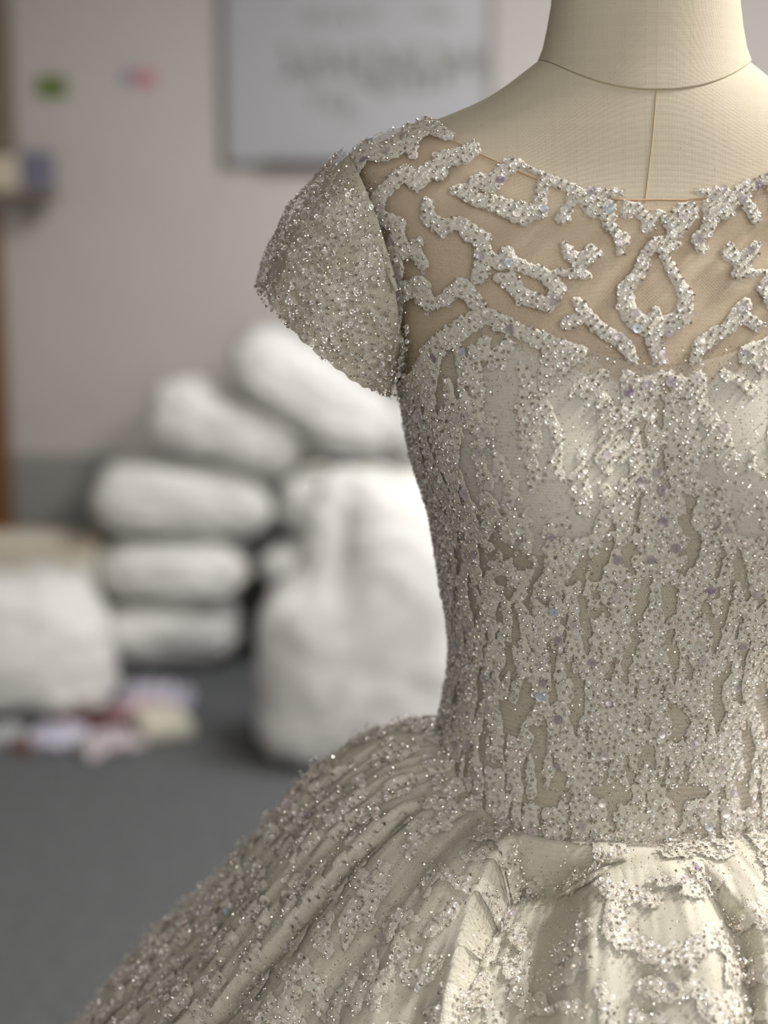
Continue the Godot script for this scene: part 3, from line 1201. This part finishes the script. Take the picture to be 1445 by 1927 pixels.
	for s in big:
		# those that the photograph can show, 300 at most
		if shown >= 300 or s[0].x > .13 or s[1].z < -0.1:
			continue
		var o := put("sequin", disc, M.paillette[[0, 1, 2, 0, 5, 1, 2, 3, 0, 1, 5, 2, 0, 4, 1][shown % 15]], dress)
		o.transform = Transform3D(aim(s[1], rng.randf_range(0, .4)).scaled(Vector3.ONE * rng.randf_range(.8, 1.1)), s[0] + s[1] * .0068)
		shown += 1


func sleeve_lattice(side: float) -> Dictionary:
	var outer := [[0.0, -.181, 1.428], [.18, -.199, 1.4095], [.38, -.2135, 1.393], [.68, -.2245, 1.370], [1.0, -.2335, 1.345]]
	var ni := 321
	var nj := 121
	var p := PackedVector3Array()
	for i in ni:
		var a := TAU * i / (ni - 1)
		for j in nj:
			var s := float(j) / (nj - 1)
			var k := 1
			while k < 4 and s > outer[k][0]:
				k += 1
			var w: float = (s - outer[k - 1][0]) / (outer[k][0] - outer[k - 1][0])
			var T := Vector3(lerpf(outer[k - 1][1], outer[k][1], w), lerpf(outer[k - 1][2], outer[k][2], w), -.005)
			var B := Vector3(lerpf(-.150, -.1535, s), lerpf(1.300, 1.2795, s), 0)
			var mid := (T + B) * .5
			var c := cos(a)
			var sn := sin(a)
			var q := mid + (T - B) * .5 * signf(c) * pow(absf(c), .9) + Vector3(0, 0, lerpf(.058, .068, sqrt(s)) * signf(sn) * pow(absf(sn), .85))
			q += Vector3(-.62, -.78, 0) * sn * sn * .007 * s
			if sn > 0:
				q.x += .010 * sn * sn * (1.0 - .7 * s)
			# soft puckers and a scalloped hem
			var puff := .0018 * sin(a * 9 + 2.0 * s) * s + .002 * lump_noise.get_noise_3d(q.x * 45, q.y * 45, q.z * 45)
			q += (q - mid).normalized() * puff
			q += Vector3(-.62, -.78, 0) * .0006 * sin(a * 30) * smoothstep(.8, 1.0, s)
			p.append(Vector3(q.x * -side, q.y, q.z))
	var L := {"ni": ni, "nj": nj, "p": p}
	finish(L, Vector3(-.19 * -side, 1.36, 0), .001, -1, (ni / 4) * nj + nj / 2)
	return L


# ------------------------------------------------------------------ the room
func unseen_ceiling_panel(at: Vector3, size: Vector2, energy: float, color: Color) -> void:  # a glowing panel out of view, placed for the light it casts
	var o := thing("unseen_ceiling_light", "unseen square ceiling light panel out of view, lighting the dress from the right" if size.x < .8 else ("unseen long ceiling light panel out of view, placed to light the skirt from the front left" if at.z > 0 else "unseen long ceiling light panel out of view over the sacks, placed to light them"), "ceiling light", at)
	for s in [-1, 1]:
		put("frame", box(Vector3(size.x + .06, .03, .03)), M.panel_frame, o, Vector3(0, 0, s * (size.y * .5 + .015)))
		put("frame", box(Vector3(.03, .03, size.y)), M.panel_frame, o, Vector3(s * (size.x * .5 + .015), 0, 0))
	var glow := plain(Color(.9, .9, .9), 0.5)
	glow.emission_enabled = true
	glow.emission = color
	glow.emission_energy_multiplier = 1.2
	put("diffuser", box(Vector3(size.x, .012, size.y), .002), glow, o)
	var l := AreaLight3D.new()
	l.name = "light"
	l.area_size = size
	l.light_color = color
	l.light_energy = energy
	l.shadow_enabled = true
	l.set("area_range", 12.0)
	l.set("area_attenuation", 2.0)
	o.add_child(l)
	l.position = Vector3(0, -.02, 0)
	l.rotation_degrees = Vector3(-90, 0, 0)


func unseen_window_light(at: Vector3, size: Vector2, energy: float, color: Color) -> void:
	# unseen glowing pane behind the camera, placed to light the front of the dress
	var o := thing("unseen_window", "", "", at)
	o.set_meta("kind", "structure")
	o.name = "unseen_window_1"
	for s in [-1, 1]:
		put("unseen_window_frame", box(Vector3(size.x + .12, .06, .07)), M.panel_frame, o, Vector3(0, s * (size.y * .5 + .03), 0))
		put("unseen_window_frame", box(Vector3(.06, size.y, .07)), M.panel_frame, o, Vector3(s * (size.x * .5 + .03), 0, 0))
	var glow := plain(Color(.9, .9, .9), 0.5)
	glow.emission_enabled = true
	glow.emission = color
	glow.emission_energy_multiplier = 1.0
	put("unseen_window_pane", box(Vector3(size.x, size.y, .02), .002), glow, o)
	var l := AreaLight3D.new()
	l.name = "light"
	l.area_size = size
	l.light_color = color
	l.light_energy = energy
	l.shadow_enabled = true
	l.set("area_range", 12.0)
	l.set("area_attenuation", 2.0)
	o.add_child(l)
	l.position = Vector3(0, 0, -.04)


func build_room() -> void:
	var x0 := -3.0
	var x1 := 3.4
	var z0 := -4.35
	var z1 := 3.2
	var cx := (x0 + x1) * .5
	var cz := (z0 + z1) * .5
	structure("floor", box(Vector3(x1 - x0 + .4, .1, z1 - z0 + .4)), M.floor, Vector3(cx, -.05, cz))
	structure("ceiling", box(Vector3(x1 - x0 + .4, .1, z1 - z0 + .4)), M.ceiling, Vector3(cx, 3.06, cz))
	structure("wall_back", box(Vector3(x1 - x0 + .4, 3.02, .2)), M.wall, Vector3(cx, 1.5, z0 - .1))
	structure("wall_front", box(Vector3(x1 - x0 + .4, 3.02, .2)), M.wall, Vector3(cx, 1.5, z1 + .1))
	structure("wall_left", box(Vector3(.2, 3.02, z1 - z0)), M.wall, Vector3(x0 - .1, 1.5, cz))
	structure("wall_right", box(Vector3(.2, 3.02, z1 - z0)), M.wall, Vector3(x1 + .1, 1.5, cz))
	structure("trim_1", box(Vector3(x1 - x0, .65, .02)), M.dado, Vector3(cx, .325, z0 + .01))


# ------------------------------------------------------------------ things by the far wall
func sack_mesh(w: float, h: float, d: float, seed_: int, upright := false, slump := 0.0) -> ArrayMesh:
	# a filled woven sack: pillow shape with ears at the corners and slack wrinkles; its base rests on y = 0
	var ni := 73
	var nj := 41
	var p := PackedVector3Array()
	for i in ni:
		var a := TAU * i / (ni - 1)
		for j in nj:
			var b := lerpf(-PI / 2, PI / 2, float(j) / (nj - 1))
			var q: Vector3
			if upright:
				# vertical axis y: squarish plan, full base, rounded shoulders
				var e := .62
				var cb := pow(maxf(cos(b), 0), .42)
				q = Vector3(signf(cos(a)) * pow(absf(cos(a)), e) * cb, signf(sin(b)) * pow(absf(sin(b)), .75), signf(sin(a)) * pow(absf(sin(a)), e) * cb)
				var up := (q.y + 1) * .5
				var grow := 1.0 + .20 * pow(1.0 - up, 3) - .16 * smoothstep(.55, 1.0, up)
				if slump > 0.0 and q.x < 0:
					grow *= 1.0 - slump * smoothstep(.52, .70, up)
				if up < .2:
					grow *= 1.0 + .22 * absf(q.x) * (1.0 - up / .2)
				q.x *= grow
				q.z *= grow
				q = Vector3(q.x * w * .5, up * h, q.z * d * .5)
			else:
				var e := .55
				var cb := pow(maxf(cos(b), 0), .52)
				q = Vector3(signf(cos(a)) * pow(absf(cos(a)), e) * cb, signf(sin(b)) * pow(absf(sin(b)), .8), signf(sin(a)) * pow(absf(sin(a)), e) * cb)
				var ear := pow(absf(q.x * q.z), 3.0)
				q.x *= 1.0 + .07 * ear
				q.z *= 1.0 + .07 * ear
				q = Vector3(q.x * w * .5, (q.y + 1) * .5 * h, q.z * d * .5)
			var s := Vector3(seed_ * 3.7, seed_ * 1.3, 0)
			var k := lump_noise.get_noise_3dv(q * 3.5 + s) * .022 - pow(1.0 - absf(lump_noise.get_noise_3dv(q * Vector3(5, 9, 5) + s)), 6.0) * .016
			var mid := Vector3(0, h * .5, 0)
			q += (q - mid).normalized() * k
			q.y = maxf(q.y, 0.0)
			p.append(q)
	var L := {"ni": ni, "nj": nj, "p": p}
	finish(L, Vector3(0, h * .5, 0), .02)
	return sheet(L)


func sack(label: String, w: float, h: float, d: float, at: Vector3, turn: Vector3, seed_: int, upright := false, slump := 0.0, group := "white sacks by the far wall") -> void:
	var o := thing("sack", label, "sack", at, turn, group)
	put("body", sack_mesh(w, h, d, seed_, upright, slump), M.sack, o)
	# stitched mouth: a flat strip of cloth along one end
	var path := PackedVector3Array()
	for k in 9:
		var u := k / 8.0 - .5
		if upright:
			path.append(Vector3(u * w * .62, h * .985 + .01 * sin(k * 2.1), .01 * cos(k * 1.7)))
		else:
			path.append(Vector3(w * .5 + .004 * sin(k * 2.0), h * .46 + .006 * sin(k * 1.3), u * d * .8))
	put("stitched_mouth", tube(path, PackedFloat32Array([.008]), 6), M.sack_seam, o)


func crumple(w: float, d: float, h: float, seed_: int) -> ArrayMesh:
	# a crumpled sheet lying on the floor
	var n := 25
	var p := PackedVector3Array()
	for i in n:
		for j in n:
			var u := i / float(n - 1) - .5
			var v := j / float(n - 1) - .5
			var s := Vector3(u * 5 + seed_ * 7.1, seed_, v * 5)
			var fold := absf(lump_noise.get_noise_3dv(s)) * 1.6 + absf(lump_noise.get_noise_3dv(s * 2.3)) * .6
			var lift := h * clampf(fold + .25 - 1.5 * (u * u + v * v), 0.02, 1.0)
			p.append(Vector3(u * w * (1 + .3 * lump_noise.get_noise_2d(v * 3, seed_)), .003 + lift, v * d * (1 + .3 * lump_noise.get_noise_2d(u * 3, seed_ + 5))))
	var L := {"ni": n, "nj": n, "p": p}
	finish(L, Vector3(0, -5, 0), .01)
	return sheet(L)


func scrap(called: String, label: String, category: String, color: Color, w: float, d: float, h: float, at: Vector3, turn: float, seed_: int) -> void:
	var m := plain(color, 0.5)
	m.cull_mode = BaseMaterial3D.CULL_DISABLED
	var o := put(called, crumple(w, d, h, seed_), m, self, at, Vector3(0, turn, 0))
	tag(o, label, category, "scraps on the floor beside the left sack")


func board_image() -> ImageTexture:
	# a writing board with faint grey marker writing, too blurred to read: rows of loose strokes where the photograph shows grey rows
	var im := Image.create(512, 620, false, Image.FORMAT_RGB8)
	im.fill(Color(.68, .69, .71))
	var r := RandomNumberGenerator.new()
	r.seed = 9
	# row: x0, x1, y, height, glyphs, thickness  (pixels of the image; 1.8 mm each)
	for row in [[142, 300, 342, 26, 6, 5], [372, 438, 335, 30, 3, 6], [96, 505, 425, 66, 11, 12], [250, 440, 455, 50, 6, 10], [150, 250, 500, 44, 3, 6], [290, 330, 480, 36, 1, 5], [215, 270, 530, 24, 2, 4]]:
		var gw: float = (row[1] - row[0]) / float(row[4])
		for g in row[4]:
			for s in 4:
				var a := Vector2(row[0] + gw * (g + r.randf_range(.1, .9)), row[2] - row[3] * r.randf_range(-.5, .5))
				var b := Vector2(row[0] + gw * (g + r.randf_range(.1, .9)), row[2] - row[3] * r.randf_range(-.5, .5))
				var steps := int(a.distance_to(b)) + 1
				for k in steps:
					var c := a.lerp(b, k / float(steps))
					im.fill_rect(Rect2i(int(c.x), int(c.y), row[5], row[5]), Color(.53, .53, .525))
	return ImageTexture.create_from_image(im)


func build_background() -> void:
	var zw := -4.35
	# writing board on the back wall
	var bx0 := -.714
	var bx1 := .212
	var by0 := 1.655
	var by1 := 2.77
	var o := thing("writing_board", "large white writing board with faint grey marks on the back wall", "whiteboard", Vector3((bx0 + bx1) * .5, by0, zw))
	var bw := bx1 - bx0
	var bh := by1 - by0
	M.board.albedo_texture = board_image()
	var face := QuadMesh.new()
	face.size = Vector2(bw - .03, bh - .03)
	put("backing", box(Vector3(bw, bh, .012), .002), M.metal_frame, o, Vector3(0, bh * .5, .007))
	put("writing_surface", face, M.board, o, Vector3(0, bh * .5, .0145))
	for s in [-1, 1]:
		put("frame", box(Vector3(.024, bh, .022)), M.metal_frame, o, Vector3(s * (bw * .5 - .006), bh * .5, .012))
		put("frame", box(Vector3(bw, .024, .022)), M.metal_frame, o, Vector3(0, bh * .5 + s * (bh * .5 - .006), .012))
	put("pen_tray", box(Vector3(.40, .022, .05)), M.tray, o, Vector3(-.12, .008, .035))
	# stickers
	var g := thing("wall_sticker", "small green leaf-coloured sticker on the back wall", "sticker", Vector3(-1.303, 1.922, zw + .004))
	put("sheet", box(Vector3(.105, .072, .004), .001), plain(Color(.42, .50, .22), .6), g)
	put("fold", box(Vector3(.06, .03, .005), .001), plain(Color(.34, .42, .20), .6), g, Vector3(.012, .004, .003))
	g = thing("wall_sticker", "small pink and grey-blue sticker on the back wall left of the writing board", "sticker", Vector3(-1.0, 1.954, zw + .004))
	put("sheet", box(Vector3(.068, .05, .004), .001), plain(Color(.80, .50, .54), .6), g, Vector3(.018, -.004, 0))
	put("tab", box(Vector3(.045, .056, .004), .001), plain(Color(.60, .61, .68), .6), g, Vector3(-.036, .003, .0))
	# wall shelf at the left edge with two boxes
	g = thing("wall_shelf", "narrow beige wall shelf at the left edge of the back wall", "shelf", Vector3(-1.45, 1.548, zw))
	put("board", box(Vector3(.32, .022, .16)), plain(Color(.56, .52, .47), .7), g, Vector3(0, .011, .08))
	put("bracket", box(Vector3(.02, .07, .10)), M.metal_frame, g, Vector3(.10, -.034, .05))
	g = thing("small_box", "cream coloured small box on the wall shelf", "box", Vector3(-1.475, 1.571, zw + .075))
	put("body", box(Vector3(.15, .10, .10)), plain(Color(.83, .79, .72), .7), g, Vector3(0, .05, 0))
	put("lid", box(Vector3(.154, .02, .104)), plain(Color(.85, .81, .75), .7), g, Vector3(0, .105, 0))
	g = thing("small_box", "slate blue small box at the end of the wall shelf", "box", Vector3(-1.345, 1.571, zw + .075))
	put("body", box(Vector3(.095, .12, .09)), plain(Color(.46, .46, .54), .7), g, Vector3(0, .06, 0))
	put("lid", box(Vector3(.099, .02, .094)), plain(Color(.50, .50, .57), .7), g, Vector3(0, .12, 0))
	g = thing("wall_panel", "tall brownish grey board against the wall above the shelf", "board", Vector3(-1.56, 1.70, zw + .02))
	put("sheet", box(Vector3(.24, 1.1, .02)), plain(Color(.50, .45, .40), .8), g, Vector3(0, .55, .0))
	put("edge_strip", box(Vector3(.02, 1.1, .03)), plain(Color(.55, .50, .45), .8), g, Vector3(.12, .55, .0))
	g = thing("wooden_post", "brown wooden post at the left edge behind the white carton", "post", Vector3(-1.545, 0, zw + .05))
	put("shaft", box(Vector3(.10, 1.50, .06)), M.wood, g, Vector3(0, .75, 0))
	put("foot_block", box(Vector3(.12, .10, .08)), M.wood, g, Vector3(0, .05, 0))
	# carton behind the left sack
	g = thing("carton", "open white carton with tan cut edges behind the left sack", "carton", Vector3(-1.36, 0, -3.87))
	for s in [-1, 1]:
		put("side_panel", box(Vector3(.50, .42, .008), .002), M.carton, g, Vector3(0, .21, s * .16))
		put("side_panel", box(Vector3(.008, .42, .32), .002), M.carton, g, Vector3(s * .25, .21, 0))
		put("cut_edge", box(Vector3(.508, .012, .012), .002), M.carton_edge, g, Vector3(0, .424, s * .16))
		put("cut_edge", box(Vector3(.012, .012, .32), .002), M.carton_edge, g, Vector3(s * .25, .424, 0))
	put("flap", box(Vector3(.46, .006, .13), .002), M.carton, g, Vector3(0, .40, -.09), Vector3(18, 0, 0))
	put("base_panel", box(Vector3(.50, .008, .32), .002), M.carton, g, Vector3(0, .006, 0))
	# sacks
	sack("white sack at the very bottom of the left stack", .47, .215, .40, Vector3(-.888, 0, -3.97), Vector3(0, 4, 0), 1)
	sack("white sack second from the floor in the left stack", .50, .215, .42, Vector3(-.861, .21, -3.97), Vector3(0, -3, 0), 2)
	sack("white wide sack third from the floor in the left stack", .61, .25, .42, Vector3(-.83, .43, -3.97), Vector3(0, 2, -4), 3)
	sack("white plump sack tilted on top of the left stack", .54, .25, .40, Vector3(-.70, .675, -3.95), Vector3(0, -4, -17), 4)
	sack("white sack leaning at the very top across both stacks", .60, .26, .40, Vector3(-.46, .80, -3.88), Vector3(0, 6, -35), 5)
	sack("white sack at the foot of the right stack, behind the upright sack", .50, .26, .40, Vector3(-.29, 0, -3.97), Vector3(0, 3, 0), 6)
	sack("small white sack poking out left between the stack and the upright sack", .48, .17, .38, Vector3(-.33, .255, -3.95), Vector3(0, -5, 0), 7)
	sack("white sack in the right stack, just above the small one", .52, .25, .40, Vector3(-.26, .43, -3.95), Vector3(0, 2, 0), 8)
	sack("white sack beside the dress on top of the right stack", .42, .24, .38, Vector3(.08, .66, -3.95), Vector3(0, -6, 4), 9)
	sack("large white upright sack standing in front of the stacks", .57, .80, .42, Vector3(-.20, 0, -2.98), Vector3(0, -6, 0), 10, true, .28)
	sack("white squat sack standing at the left edge before the carton", .50, .42, .40, Vector3(-1.235, 0, -3.42), Vector3(0, 6, 0), 11, true)
	# scraps in front of the left sack
	scrap("crumpled_paper", "small white crumpled paper at the far left edge of the floor", "paper", Color(.78, .80, .80), .10, .10, .05, Vector3(-1.235, 0, -3.09), 10, 1)
	scrap("crumpled_paper", "lilac white crumpled paper before the dark red cloth", "paper", Color(.84, .83, .90), .17, .12, .06, Vector3(-1.075, 0, -3.06), 25, 2)
	scrap("cloth_scrap", "dark red folded cloth scrap under the left sack's edge", "cloth", Color(.37, .18, .20), .26, .13, .045, Vector3(-.985, 0, -3.19), -12, 3)
	scrap("cloth_scrap", "small rusty brown cloth scrap between two white papers", "cloth", Color(.50, .32, .27), .06, .10, .03, Vector3(-1.165, 0, -3.02), 30, 4)
	scrap("plastic_wrap", "pale pink crumpled plastic wrap behind the cream packet", "plastic", Color(.80, .66, .69), .18, .10, .05, Vector3(-.885, 0, -3.30), 15, 5)
	scrap("plastic_wrap", "lilac white crumpled plastic wrap nearest the bottom sack of the stack", "plastic", Color(.80, .79, .86), .20, .14, .07, Vector3(-.845, 0, -3.42), -20, 6)
	scrap("crumpled_paper", "pinkish grey crumpled paper lying nearest the camera", "paper", Color(.78, .74, .76), .17, .12, .05, Vector3(-.93, 0, -3.02), 40, 7)
	g = thing("paper_packet", "cream flat paper packet at the right end of the scraps", "packet", Vector3(-.80, 0, -3.17), Vector3(0, 20, 0), "scraps on the floor beside the left sack")
	put("body", box(Vector3(.15, .05, .20), .012), plain(Color(.79, .785, .73), .7), g, Vector3(0, .026, 0))
	put("flap", box(Vector3(.13, .006, .08), .002), plain(Color(.82, .815, .76), .7), g, Vector3(0, .053, .03), Vector3(3, 0, 0))
